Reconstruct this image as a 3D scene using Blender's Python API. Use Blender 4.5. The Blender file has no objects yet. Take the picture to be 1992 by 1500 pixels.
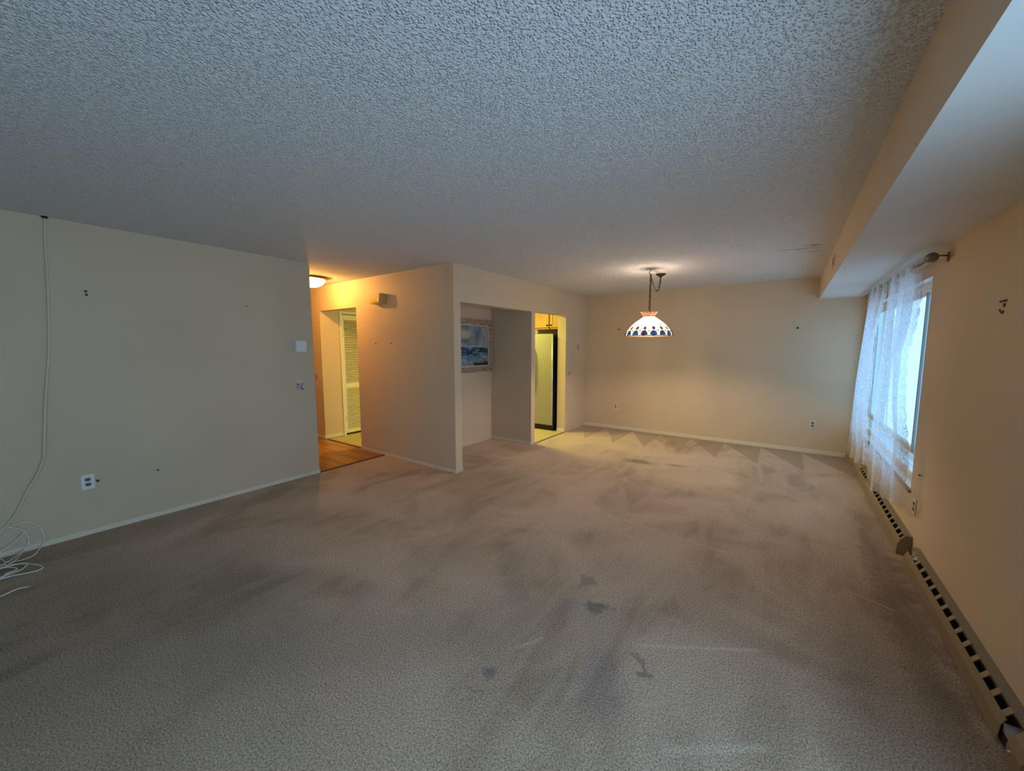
import bpy, bmesh, math, random
from mathutils import Vector, Matrix
random.seed(7)
C = bpy.context.scene.collection
S = bpy.context.scene
PI = math.pi

# ------------------------------------------------------------------ camera
cam_d = bpy.data.cameras.new('camera')
cam = bpy.data.objects.new('camera', cam_d); C.objects.link(cam)
cam_d.sensor_width = 36.0
cam_d.lens = 746.13 * 36.0 / 1992.0
cam_d.clip_start = 0.02
r = Vector((0.813303188, 0.581839869, -0.000539217))
u = Vector((-0.05727443, 0.08098111, 0.99506869))
f = Vector((-0.5790143, 0.80926166, -0.09918674))
M4 = Matrix.Identity(4)
for i in range(3):
    M4[i][0] = r[i]; M4[i][1] = u[i]; M4[i][2] = -f[i]
M4[0][3], M4[1][3], M4[2][3] = 0.0, 0.0, 1.4904
cam.matrix_world = M4
S.camera = cam

# ------------------------------------------------------------------ world (overcast bluish day)
W = bpy.data.worlds.new('overcast_sky'); S.world = W
W.use_nodes = True
bg = W.node_tree.nodes['Background']
bg.inputs[0].default_value = (0.50, 0.72, 1.0, 1)
bg.inputs[1].default_value = 8.0

S.view_settings.view_transform = 'Standard'
S.view_settings.look = 'None'
S.view_settings.gamma = 1.0
S.view_settings.use_curve_mapping = False
S.view_settings.exposure = -0.47
S.cycles.use_denoising = True
S.cycles.max_bounces = 9
S.cycles.diffuse_bounces = 5
S.cycles.transparent_max_bounces = 16
S.cycles.sample_clamp_indirect = 8.0
S.cycles.caustics_reflective = False
S.cycles.caustics_refractive = False

def area(name, loc, rot, sx, sy, power, col, portal=False):
    d = bpy.data.lights.new(name, 'AREA'); d.shape = 'RECTANGLE'
    d.size, d.size_y = sx, sy; d.energy = power; d.color = col
    if portal: d.cycles.is_portal = True
    o = bpy.data.objects.new(name, d); C.objects.link(o)
    o.location = loc; o.rotation_euler = rot
    return o
def point(name, loc, power, col, radius):
    d = bpy.data.lights.new(name, 'POINT'); d.energy = power; d.color = col
    d.shadow_soft_size = radius
    o = bpy.data.objects.new(name, d); C.objects.link(o); o.location = loc
    return o
# sky portals in the two real openings of the right wall (sampling guides only)
area('window_portal', (1.04, 5.30, 1.215), (0, PI/2, 0), 1.5, 2.65, 1, (1, 1, 1), True)
area('patio_portal', (1.04, 0.025, 1.02), (0, PI/2, 0), 1.98, 2.5, 1, (1, 1, 1), True)
# the kitchen's fluorescent ceiling light (the hall and pendant bulbs are built with their lamps)
area('kitchen_fluorescent', (-4.3, 5.25, 2.37), (0, 0, 0), 0.25, 0.6, 92, (1.0, 0.90, 0.17))

# ------------------------------------------------------------------ materials
def mat(name, col, rough=0.6, metal=0.0, spec=0.3):
    m = bpy.data.materials.new(name); m.use_nodes = True
    b = m.node_tree.nodes['Principled BSDF']
    b.inputs['Base Color'].default_value = (*col, 1)
    b.inputs['Roughness'].default_value = rough
    b.inputs['Metallic'].default_value = metal
    b.inputs['Specular IOR Level'].default_value = spec
    return m
class N:
    """small helper for node graphs"""
    def __init__(s, m):
        s.m = m; s.t = m.node_tree; s.b = s.t.nodes['Principled BSDF']
        s.out = s.t.nodes['Material Output']
    def n(s, typ, **kw):
        x = s.t.nodes.new(typ)
        for k, v in kw.items(): setattr(x, k, v)
        return x
    def l(s, a, b): s.t.links.new(a, b)
    def setv(s, sock, v):
        if hasattr(v, 'is_output') or isinstance(v, bpy.types.NodeSocket): s.l(v, sock)
        else: sock.default_value = v
    def math(s, op, a, b=0.0, c=0.0, clamp=False):
        x = s.n('ShaderNodeMath', operation=op); x.use_clamp = clamp
        s.setv(x.inputs[0], a); s.setv(x.inputs[1], b); s.setv(x.inputs[2], c)
        return x.outputs[0]
    def obj(s): return s.n('ShaderNodeTexCoord').outputs['Object']
    def noise(s, vec, scale, detail=2.0, rough=0.5, dist=0.0):
        x = s.n('ShaderNodeTexNoise'); s.l(vec, x.inputs['Vector'])
        x.inputs['Scale'].default_value = scale; x.inputs['Detail'].default_value = detail
        x.inputs['Roughness'].default_value = rough; x.inputs['Distortion'].default_value = dist
        return x.outputs['Fac']
    def ramp(s, fac, stops):
        x = s.n('ShaderNodeValToRGB'); s.l(fac, x.inputs[0])
        e = x.color_ramp.elements
        while len(e) < len(stops): e.new(0.5)
        for k, (p, c) in enumerate(stops):
            e[k].position = p; e[k].color = (*c, 1) if len(c) == 3 else c
        return x.outputs[0]
    def mix(s, fac, a, b, blend='MIX'):
        x = s.n('ShaderNodeMix', data_type='RGBA', blend_type=blend)
        s.setv(x.inputs['Factor'], fac)
        for sock, v in ((x.inputs[6], a), (x.inputs[7], b)):
            if isinstance(v, tuple): sock.default_value = (*v, 1)
            else: s.l(v, sock)
        return x.outputs[2]
    def maprange(s, v, a, b, c=0.0, d=1.0, smooth=True):
        x = s.n('ShaderNodeMapRange'); x.clamp = True
        x.interpolation_type = 'SMOOTHSTEP' if smooth else 'LINEAR'
        s.setv(x.inputs[0], v)
        for k, q in enumerate((a, b, c, d)): x.inputs[k+1].default_value = q
        return x.outputs[0]
    def bump(s, h, strength, dist):
        x = s.n('ShaderNodeBump'); s.l(h, x.inputs['Height'])
        x.inputs['Strength'].default_value = strength; x.inputs['Distance'].default_value = dist
        s.l(x.outputs[0], s.b.inputs['Normal']); return x

def wall_paint(name, col):
    m = mat(name, col, 0.55, 0, 0.25); g = N(m); o = g.obj()
    a = g.noise(o, 1.3, 3, 0.6)
    c = g.ramp(a, [(0.3, tuple(x*0.955 for x in col)), (0.7, tuple(min(1, x*1.03) for x in col))])
    g.l(c, g.b.inputs['Base Color'])
    g.bump(g.noise(o, 220, 2), 0.08, 0.002)
    return m
M_wall = wall_paint('cream_wall_paint', (0.63, 0.515, 0.365))
M_wall_r = M_wall
M_trim = mat('cream_trim_paint', (0.74, 0.66, 0.52), 0.4)
M_trimW = mat('white_trim_paint', (0.80, 0.76, 0.66), 0.4)

# popcorn ceiling
M_ceil = mat('popcorn_ceiling', (0.82, 0.84, 0.87), 0.9, 0, 0.05)
g = N(M_ceil); o = g.obj()
v = g.n('ShaderNodeTexVoronoi'); v.feature = 'SMOOTH_F1'; v.inputs['Scale'].default_value = 112
v.inputs['Smoothness'].default_value = 0.35
nz = g.n('ShaderNodeTexNoise'); nz.inputs['Scale'].default_value = 60; nz.inputs['Detail'].default_value = 2
g.l(o, nz.inputs['Vector'])
vm = g.n('ShaderNodeVectorMath', operation='MULTIPLY_ADD'); g.l(nz.outputs['Color'], vm.inputs[0])
vm.inputs[1].default_value = (0.012, 0.012, 0.012); g.l(o, vm.inputs[2])
g.l(vm.outputs[0], v.inputs['Vector'])
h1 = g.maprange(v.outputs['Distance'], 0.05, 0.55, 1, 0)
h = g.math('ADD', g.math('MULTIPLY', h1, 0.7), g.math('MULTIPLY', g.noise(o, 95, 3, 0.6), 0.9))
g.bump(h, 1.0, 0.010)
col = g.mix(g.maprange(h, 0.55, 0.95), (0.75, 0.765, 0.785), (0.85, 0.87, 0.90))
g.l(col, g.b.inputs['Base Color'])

M_soffit = wall_paint('soffit_paint', (0.66, 0.56, 0.42))

# carpet
M_carpet = mat('beige_carpet', (0.42, 0.34, 0.25), 0.95, 0, 0.0)
g = N(M_carpet); o = g.obj()
sep = g.n('ShaderNodeSeparateXYZ'); g.l(o, sep.inputs[0]); X, Y = sep.outputs[0], sep.outputs[1]
pile = g.noise(o, 135, 4, 0.7)
pile2 = g.noise(o, 60, 2, 0.6)
big = g.noise(o, 1.1, 4, 0.55, 0.8)
# directional swaths left by the vacuum cleaner
mp = g.n('ShaderNodeMapping'); g.l(o, mp.inputs[0])
mp.inputs['Rotation'].default_value = (0, 0, 0.7); mp.inputs['Scale'].default_value = (2.4, 0.55, 1)
sw = g.noise(mp.outputs[0], 1.3, 3, 0.5, 1.5)
base = g.mix(g.maprange(big, 0.36, 0.64), (0.495, 0.37, 0.258), (0.765, 0.592, 0.44))
base = g.mix(g.math('MULTIPLY', g.maprange(sw, 0.42, 0.56), 0.55), base, (0.74, 0.575, 0.43))
# row of triangular vacuum marks along the far wall
tri = g.math('PINGPONG', g.math('ADD', X, g.math('MULTIPLY', Y, 0.25)), 0.24)
tri = g.math('DIVIDE', tri, 0.24)
edge = g.math('DIVIDE', g.math('SUBTRACT', 6.72, Y), 1.0)
t1 = g.maprange(g.math('SUBTRACT', tri, edge), -0.03, 0.03)
inrow = g.math('MULTIPLY', g.maprange(Y, 5.55, 5.8), g.maprange(X, -3.2, -2.7))
base = g.mix(g.math('MULTIPLY', g.math('MULTIPLY', t1, inrow), 0.6), base, (0.40, 0.30, 0.205))
tri2 = g.math('DIVIDE', g.math('PINGPONG', g.math('ADD', g.math('ADD', X, 0.11), g.math('MULTIPLY', Y, -0.3)), 0.3), 0.3)
edge2 = g.math('DIVIDE', g.math('SUBTRACT', Y, 4.6), 1.1)
t2 = g.maprange(g.math('SUBTRACT', tri2, edge2), -0.04, 0.04)
inrow2 = g.math('MULTIPLY', g.maprange(Y, 4.5, 4.8), g.maprange(Y, 5.7, 5.5))
base = g.mix(g.math('MULTIPLY', g.math('MULTIPLY', t2, inrow2), 0.45), base, (0.66, 0.53, 0.41))
# stains, plus shade painted into the carpet colour: (x, y, rx, ry, rot, strength, colour)
stains_and_shade = [(-1.028, 1.269, 0.035, 0.03, 0, 0.55, (0.16, 0.13, 0.19)),
          (-0.61, 1.53, 0.10, 0.20, 0.5, 0.30, (0.33, 0.26, 0.33)),
          (-0.88, 1.92, 0.15, 0.12, 0, 0.18, (0.30, 0.25, 0.31)),
          (-0.80, 1.97, 0.075, 0.045, 0.7, 0.62, (0.15, 0.12, 0.09)),
          (-0.953, 2.174, 0.05, 0.07, 0.4, 0.45, (0.17, 0.14, 0.10)),
          (-0.47, 1.70, 0.016, 0.09, 0.9, 0.5, (0.17, 0.13, 0.09)),
          (-1.024, 1.132, 0.05, 0.02, 0.4, 0.4, (0.19, 0.18, 0.16)),
          (-1.50, 4.95, 0.22, 0.09, 0.1, 0.6, (0.17, 0.13, 0.09)),
          (-1.05, 5.05, 0.13, 0.05, 0.3, 0.5, (0.17, 0.13, 0.09)),
          (-0.85, 3.6, 0.24, 0.14, 0.5, 0.28, (0.46, 0.24, 0.13)),
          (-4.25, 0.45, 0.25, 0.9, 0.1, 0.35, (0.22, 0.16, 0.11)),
          (0.62, 3.0, 0.10, 1.3, 0.0, 0.5, (0.17, 0.13, 0.09)),  # shade along the heaters, put into the carpet colour
          (-1.45, 2.0, 0.09, 0.5, 0.75, 0.25, (0.22, 0.18, 0.13)),
          (-2.6, 3.2, 0.5, 0.5, 0, 0.30, (0.25, 0.18, 0.12)),
          (-2.9, 0.25, 1.3, 0.75, 0.35, 0.36, (0.21, 0.175, 0.125)), (-1.75, 0.95, 0.75, 0.22, 0.75, 0.22, (0.24, 0.20, 0.14)),  # light falloff at the near left, painted as broad darker patches
          (0.45, 2.2, 0.26, 0.7, 0.0, 0.4, (0.20, 0.15, 0.10))]  # painted shade by the right wall, where the patio daylight ends
warp = g.n('ShaderNodeTexNoise'); warp.inputs['Scale'].default_value = 13; warp.inputs['Detail'].default_value = 4
g.l(o, warp.inputs['Vector'])
wv = g.n('ShaderNodeVectorMath', operation='MULTIPLY_ADD'); g.l(warp.outputs['Color'], wv.inputs[0])
wv.inputs[1].default_value = (0.20, 0.20, 0); wv.inputs[2].default_value = (-0.10, -0.10, 0)
wa = g.n('ShaderNodeVectorMath', operation='ADD'); g.l(wv.outputs[0], wa.inputs[0]); g.l(o, wa.inputs[1])
for (sx, sy, rx, ry, ro, st, sc) in stains_and_shade:
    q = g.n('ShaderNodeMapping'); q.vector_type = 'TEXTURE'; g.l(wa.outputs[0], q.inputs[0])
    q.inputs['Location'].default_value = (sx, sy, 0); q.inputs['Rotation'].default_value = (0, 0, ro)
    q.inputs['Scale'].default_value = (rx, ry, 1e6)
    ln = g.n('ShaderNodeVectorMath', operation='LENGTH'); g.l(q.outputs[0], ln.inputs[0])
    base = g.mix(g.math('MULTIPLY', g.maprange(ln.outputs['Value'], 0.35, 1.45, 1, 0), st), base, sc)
# pressed seams and ridges: (x0,y0,x1,y1,halfwidth,colour,strength)
seams = [(-0.55, 1.807, 0.0, 2.154, 0.02, (0.86, 0.74, 0.60), 0.8),
         (-1.02, 1.442, -0.934, 1.596, 0.018, (0.84, 0.72, 0.58), 0.6),
         (-1.275, 3.161, -0.223, 3.071, 0.016, (0.82, 0.68, 0.54), 0.5),
         (-4.20, -0.2, -3.96, 0.68, 0.014, (0.76, 0.64, 0.50), 0.6),
         (-3.95, 0.70, -4.22, 1.27, 0.012, (0.26, 0.20, 0.14), 0.5),
         (0.387, 3.004, 0.589, 2.921, 0.014, (0.8, 0.68, 0.54), 0.6),
         (-0.305, 1.355, 0.035, 1.614, 0.03, (0.84, 0.72, 0.58), 0.6),
         (-0.40, 3.55, 0.62, 3.60, 0.014, (0.8, 0.66, 0.52), 0.5)]
for (x0, y0, x1, y1, hw, sc, st) in seams:
    L = math.hypot(x1-x0, y1-y0); a = math.atan2(y1-y0, x1-x0)
    q = g.n('ShaderNodeMapping'); q.vector_type = 'TEXTURE'; g.l(o, q.inputs[0])
    q.inputs['Location'].default_value = ((x0+x1)/2, (y0+y1)/2, 0); q.inputs['Rotation'].default_value = (0, 0, a)
    s2 = g.n('ShaderNodeSeparateXYZ'); g.l(q.outputs[0], s2.inputs[0])
    fx = g.maprange(g.math('ABSOLUTE', s2.outputs[0]), L*0.4, L*0.52, 1, 0)
    fy = g.maprange(g.math('ABSOLUTE', s2.outputs[1]), 0.0, hw, 1, 0)
    base = g.mix(g.math('MULTIPLY', g.math('MULTIPLY', fx, fy), st), base, sc)
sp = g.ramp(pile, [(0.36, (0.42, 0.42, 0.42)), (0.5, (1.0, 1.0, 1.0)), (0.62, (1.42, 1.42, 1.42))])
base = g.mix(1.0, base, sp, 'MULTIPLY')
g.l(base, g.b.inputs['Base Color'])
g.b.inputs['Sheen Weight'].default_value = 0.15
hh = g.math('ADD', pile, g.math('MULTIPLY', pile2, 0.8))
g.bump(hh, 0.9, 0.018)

# wood planks: grain along local x
M_wood = mat('oak_plank', (0.40, 0.17, 0.045), 0.35, 0, 0.4)
g = N(M_wood); o = g.obj()
oi = g.n('ShaderNodeObjectInfo')
mp = g.n('ShaderNodeMapping'); g.l(o, mp.inputs[0]); mp.inputs['Scale'].default_value = (1.6, 22, 6)
rv = g.n('ShaderNodeVectorMath', operation='MULTIPLY_ADD'); g.l(oi.outputs['Random'], rv.inputs[0])
rv.inputs[1].default_value = (37, 11, 0); g.l(mp.outputs[0], rv.inputs[2])
gr = g.noise(rv.outputs[0], 1.6, 4, 0.6, 0.6)
c1 = g.ramp(gr, [(0.3, (0.26, 0.10, 0.022)), (0.55, (0.42, 0.185, 0.05)), (0.75, (0.52, 0.26, 0.085))])
br = g.maprange(oi.outputs['Random'], 0, 1, 0.65, 1.25, False)
hs = g.n('ShaderNodeHueSaturation'); g.l(c1, hs.inputs['Color']); g.l(br, hs.inputs['Value'])
g.l(hs.outputs[0], g.b.inputs['Base Color'])
M_thresh = mat('dark_wood_threshold', (0.13, 0.055, 0.02), 0.45)

M_vinyl = mat('speckled_vinyl', (0.5, 0.42, 0.25), 0.5, 0, 0.3)
g = N(M_vinyl); o = g.obj()
a = g.noise(o, 28, 4, 0.7)
bk = g.n('ShaderNodeTexBrick'); g.l(o, bk.inputs['Vector']); bk.inputs['Scale'].default_value = 1
bk.inputs['Brick Width'].default_value = 0.15; bk.inputs['Row Height'].default_value = 0.15; bk.offset = 0
bk.inputs['Mortar Size'].default_value = 0.006
bk.inputs['Color1'].default_value = (1, 1, 1, 1); bk.inputs['Color2'].default_value = (0.9, 0.9, 0.9, 1); bk.inputs['Mortar'].default_value = (0.7, 0.7, 0.7, 1)
c = g.ramp(a, [(0.35, (0.36, 0.28, 0.15)), (0.5, (0.55, 0.46, 0.28)), (0.68, (0.64, 0.56, 0.36))])
g.l(g.mix(1.0, c, bk.outputs[0], 'MULTIPLY'), g.b.inputs['Base Color'])

M_white = mat('white_plastic', (0.78, 0.78, 0.76), 0.35, 0, 0.5)
M_ivory = mat('ivory_plastic', (0.70, 0.62, 0.45), 0.4, 0, 0.5)
M_black = mat('black_slot', (0.01, 0.009, 0.008), 0.6)
M_dark = mat('dark_bronze', (0.055, 0.028, 0.016), 0.45, 0.6)
M_brass = mat('antique_brass', (0.16, 0.095, 0.04), 0.4, 0.8)
M_bronze = mat('bronze_lamp_base', (0.22, 0.10, 0.04), 0.4, 0.4)
M_yellowed = mat('yellowed_plastic', (0.60, 0.43, 0.10), 0.45, 0, 0.4)
M_heat = mat('beige_heater_enamel', (0.27, 0.205, 0.125), 0.45, 0, 0.3)
M_heat2 = mat('beige_heater_top', (0.25, 0.21, 0.145), 0.45, 0, 0.3)
M_steel = mat('stainless_door', (0.37, 0.37, 0.32), 0.55, 0.35, 0.3)
g = N(M_steel); o = g.obj(); mp = g.n('ShaderNodeMapping'); g.l(o, mp.inputs[0]); mp.inputs['Scale'].default_value = (300, 300, 2)
g.bump(g.noise(mp.outputs[0], 1, 2), 0.05, 0.001)
M_steel_edge = mat('bright_steel_edge', (0.75, 0.78, 0.78), 0.25, 0.6, 0.5)
M_blackp = mat('black_appliance', (0.012, 0.012, 0.014), 0.4, 0, 0.4)
M_maple = mat('maple_cabinet', (0.62, 0.36, 0.12), 0.4, 0, 0.4)
g = N(M_maple); o = g.obj(); mp = g.n('ShaderNodeMapping'); g.l(o, mp.inputs[0]); mp.inputs['Scale'].default_value = (14, 14, 1.5)
g.l(g.ramp(g.noise(mp.outputs[0], 2, 3), [(0.3, (0.55, 0.30, 0.09)), (0.7, (0.66, 0.40, 0.145))]), g.b.inputs['Base Color'])
M_cabline = mat('cabinet_gap', (0.16, 0.075, 0.02), 0.6)
M_cable = mat('white_coax_jacket', (0.74, 0.72, 0.68), 0.4, 0, 0.4)
M_cable_p = mat('painted_over_cable', (0.68, 0.60, 0.44), 0.5, 0, 0.3)
M_metal = mat('nickel_connector', (0.6, 0.58, 0.55), 0.3, 0.9)
M_iron = mat('pewter_rod', (0.20, 0.165, 0.12), 0.45, 0.5)
M_sillwood = mat('brown_sill_wood', (0.28, 0.14, 0.07), 0.5)
M_vframe = mat('white_vinyl_frame', (0.82, 0.84, 0.82), 0.35)
M_alu = mat('grey_aluminium_sash', (0.30, 0.38, 0.42), 0.4, 0.4)
M_gold = mat('weathered_gilt_frame', (0.36, 0.25, 0.17), 0.5, 0.1)
g = N(M_gold); o = g.obj(); mp = g.n('ShaderNodeMapping'); g.l(o, mp.inputs[0]); mp.inputs['Scale'].default_value = (6, 6, 26)
g.l(g.ramp(g.noise(mp.outputs[0], 3, 3), [(0.3, (0.20, 0.13, 0.085)), (0.55, (0.40, 0.29, 0.21)), (0.75, (0.52, 0.42, 0.33))]), g.b.inputs['Base Color'])
M_liner = mat('pale_frame_liner', (0.50, 0.43, 0.36), 0.6)

# glass: clear pane, slightly cyan
def glass(name, tint):
    m = bpy.data.materials.new(name); m.use_nodes = True; t = m.node_tree; t.nodes.clear()
    out = t.nodes.new('ShaderNodeOutputMaterial'); tr = t.nodes.new('ShaderNodeBsdfTransparent'); gl = t.nodes.new('ShaderNodeBsdfGlossy')
    tr.inputs[0].default_value = (*tint, 1); gl.inputs['Roughness'].default_value = 0.02
    mx = t.nodes.new('ShaderNodeMixShader'); mx.inputs[0].default_value = 0.06
    t.links.new(tr.outputs[0], mx.inputs[1]); t.links.new(gl.outputs[0], mx.inputs[2]); t.links.new(mx.outputs[0], out.inputs[0])
    return m
M_glass = glass('window_glass', (0.88, 0.95, 0.96))
M_glass_t = glass('tinted_window_glass', (0.51, 0.585, 0.61))

# lace: woven pattern of opaque swirls over a sheer net
M_lace = bpy.data.materials.new('white_lace'); M_lace.use_nodes = True
t = M_lace.node_tree; t.nodes.clear(); 
class G2(N):
    def __init__(s, m): s.m = m; s.t = m.node_tree
g = G2(M_lace)
out = g.n('ShaderNodeOutputMaterial')
uv = g.n('ShaderNodeUVMap'); uv.uv_map = 'UVMap'
w1 = g.n('ShaderNodeTexNoise'); g.l(uv.outputs[0], w1.inputs['Vector']); w1.inputs['Scale'].default_value = 14; w1.inputs['Detail'].default_value = 1
wm = g.n('ShaderNodeVectorMath', operation='MULTIPLY_ADD'); g.l(w1.outputs['Color'], wm.inputs[0]); wm.inputs[1].default_value = (0.10, 0.10, 0); g.l(uv.outputs[0], wm.inputs[2])
vo = g.n('ShaderNodeTexVoronoi'); g.l(wm.outputs[0], vo.inputs['Vector']); vo.inputs['Scale'].default_value = 17
rings = g.math('SINE', g.math('MULTIPLY', vo.outputs['Distance'], 26))
patt = g.maprange(rings, -0.1, 0.45)
dens = g.math('ADD', g.math('MULTIPLY', patt, 0.30), 0.42)
dif = g.n('ShaderNodeBsdfDiffuse'); dif.inputs[0].default_value = (0.80, 0.80, 0.82, 1)
trl = g.n('ShaderNodeBsdfTranslucent'); trl.inputs[0].default_value = (0.84, 0.89, 0.98, 1)
tp = g.n('ShaderNodeBsdfTransparent')
m1 = g.n('ShaderNodeMixShader'); m1.inputs[0].default_value = 0.88; g.l(dif.outputs[0], m1.inputs[1]); g.l(trl.outputs[0], m1.inputs[2])
m2 = g.n('ShaderNodeMixShader'); g.l(dens, m2.inputs[0]); g.l(tp.outputs[0], m2.inputs[1]); g.l(m1.outputs[0], m2.inputs[2])
g.l(m2.outputs[0], out.inputs[0])

# lamp glass: translucent coloured art glass
def art_glass(name, col, clear=0.3, ccol=None):
    m = bpy.data.materials.new(name); m.use_nodes = True; t = m.node_tree; t.nodes.clear()
    out = t.nodes.new('ShaderNodeOutputMaterial'); d = t.nodes.new('ShaderNodeBsdfDiffuse'); tr = t.nodes.new('ShaderNodeBsdfTranslucent')
    d.inputs[0].default_value = (*col, 1); tr.inputs[0].default_value = (*col, 1)
    cl = t.nodes.new('ShaderNodeBsdfTransparent'); cl.inputs[0].default_value = (*(ccol or col), 1)
    mx = t.nodes.new('ShaderNodeMixShader'); mx.inputs[0].default_value = 0.7
    t.links.new(d.outputs[0], mx.inputs[1]); t.links.new(tr.outputs[0], mx.inputs[2])
    m2 = t.nodes.new('ShaderNodeMixShader'); m2.inputs[0].default_value = clear
    t.links.new(mx.outputs[0], m2.inputs[1]); t.links.new(cl.outputs[0], m2.inputs[2]); t.links.new(m2.outputs[0], out.inputs[0])
    return m
M_opal = art_glass('opal_white_glass', (0.25, 0.22, 0.18), 0.24, (0.9, 0.88, 0.84))
M_amber = art_glass('amber_glass', (0.14, 0.085, 0.03), 0.1)
M_blue = art_glass('blue_glass', (0.004, 0.030, 0.11), 0.0)
M_blue2 = art_glass('deep_blue_glass', (0.010, 0.016, 0.075), 0.0)
M_grape = art_glass('purple_glass', (0.026, 0.013, 0.038), 0.0)
M_peach = art_glass('peach_glass', (0.60, 0.40, 0.30), 0.15)
def emitter(name, col, strength):
    m = bpy.data.materials.new(name); m.use_nodes = True
    b = m.node_tree.nodes['Principled BSDF']; b.inputs['Emission Color'].default_value = (*col, 1); b.inputs['Emission Strength'].default_value = strength
    return m
M_bulb = emitter('lit_pendant_bulb', (1, 0.73, 0.52), 1500)
M_bulb2 = emitter('lit_hall_bulb', (1, 0.50, 0.115), 4700)
M_hall_glass = art_glass('frosted_glass', (0.93, 0.90, 0.84), 0.35)

# seascape print on the canvas (flat art, generic waves under cloud)
M_sea = mat('seascape_canvas', (0.1, 0.15, 0.2), 0.6)
g = N(M_sea); o = g.obj(); sp_ = g.n('ShaderNodeSeparateXYZ'); g.l(o, sp_.inputs[0]); Zc = sp_.outputs[2]; Yc = sp_.outputs[1]
cl = g.noise(o, 3.2, 4, 0.55, 0.8)
sky = g.ramp(cl, [(0.36, (0.10, 0.135, 0.17)), (0.5, (0.21, 0.255, 0.30)), (0.66, (0.40, 0.42, 0.42))])
q = g.n('ShaderNodeMapping'); q.vector_type = 'TEXTURE'; g.l(o, q.inputs[0]); q.inputs['Location'].default_value = (0, -0.17, 0.17); q.inputs['Scale'].default_value = (1e6, 0.20, 0.085)
ln = g.n('ShaderNodeVectorMath', operation='LENGTH'); g.l(q.outputs[0], ln.inputs[0])
sky = g.mix(g.math('MULTIPLY', g.maprange(ln.outputs['Value'], 0.3, 1.2, 1, 0), 0.8), sky, (0.55, 0.50, 0.34))
mp = g.n('ShaderNodeMapping'); g.l(o, mp.inputs[0]); mp.inputs['Scale'].default_value = (1, 5, 17)
wv_ = g.noise(mp.outputs[0], 1.1, 4, 0.65, 1.1)
wave = g.ramp(wv_, [(0.38, (0.004, 0.022, 0.055)), (0.52, (0.02, 0.085, 0.17)), (0.66, (0.24, 0.40, 0.48))])
shore = g.ramp(wv_, [(0.36, (0.06, 0.13, 0.24)), (0.52, (0.20, 0.28, 0.36)), (0.66, (0.40, 0.44, 0.44))])
wn = g.math('ADD', Zc, g.math('MULTIPLY', g.math('SUBTRACT', g.noise(o, 9, 2), 0.5), 0.05))
pic = g.mix(g.maprange(wn, -0.158, -0.120), shore, wave)
pic = g.mix(g.maprange(wn, -0.028, -0.010), pic, (0.42, 0.40, 0.38))
pic = g.mix(g.maprange(wn, -0.006, 0.022), pic, sky)
rock = g.math('MULTIPLY', g.maprange(g.math('ADD', Zc, g.math('MULTIPLY', g.noise(o, 22, 2), -0.10)), -0.275, -0.315, 0, 1), g.maprange(Yc, 0.0, 0.08))
pic = g.mix(rock, pic, (0.045, 0.03, 0.02))
g.l(pic, g.b.inputs['Base Color'])

# little red flower print on the switch plates
M_floral = mat('printed_switch_plate', (0.6, 0.6, 0.58), 0.4)
g = N(M_floral); o = g.obj(); sp_ = g.n('ShaderNodeSeparateXYZ'); g.l(o, sp_.inputs[0])
pn = g.noise(o, 75, 2, 0.6); pn2 = g.noise(o, 48, 1)
pc = g.mix(g.maprange(pn, 0.50, 0.56), (0.56, 0.55, 0.54), (0.26, 0.03, 0.035))
pc = g.mix(g.maprange(pn2, 0.56, 0.62), pc, (0.09, 0.09, 0.09))
low = g.maprange(sp_.outputs[2], 0.004, 0.028, 1, 0)
g.l(g.mix(low, (0.58, 0.58, 0.58), pc), g.b.inputs['Base Color'])

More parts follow.
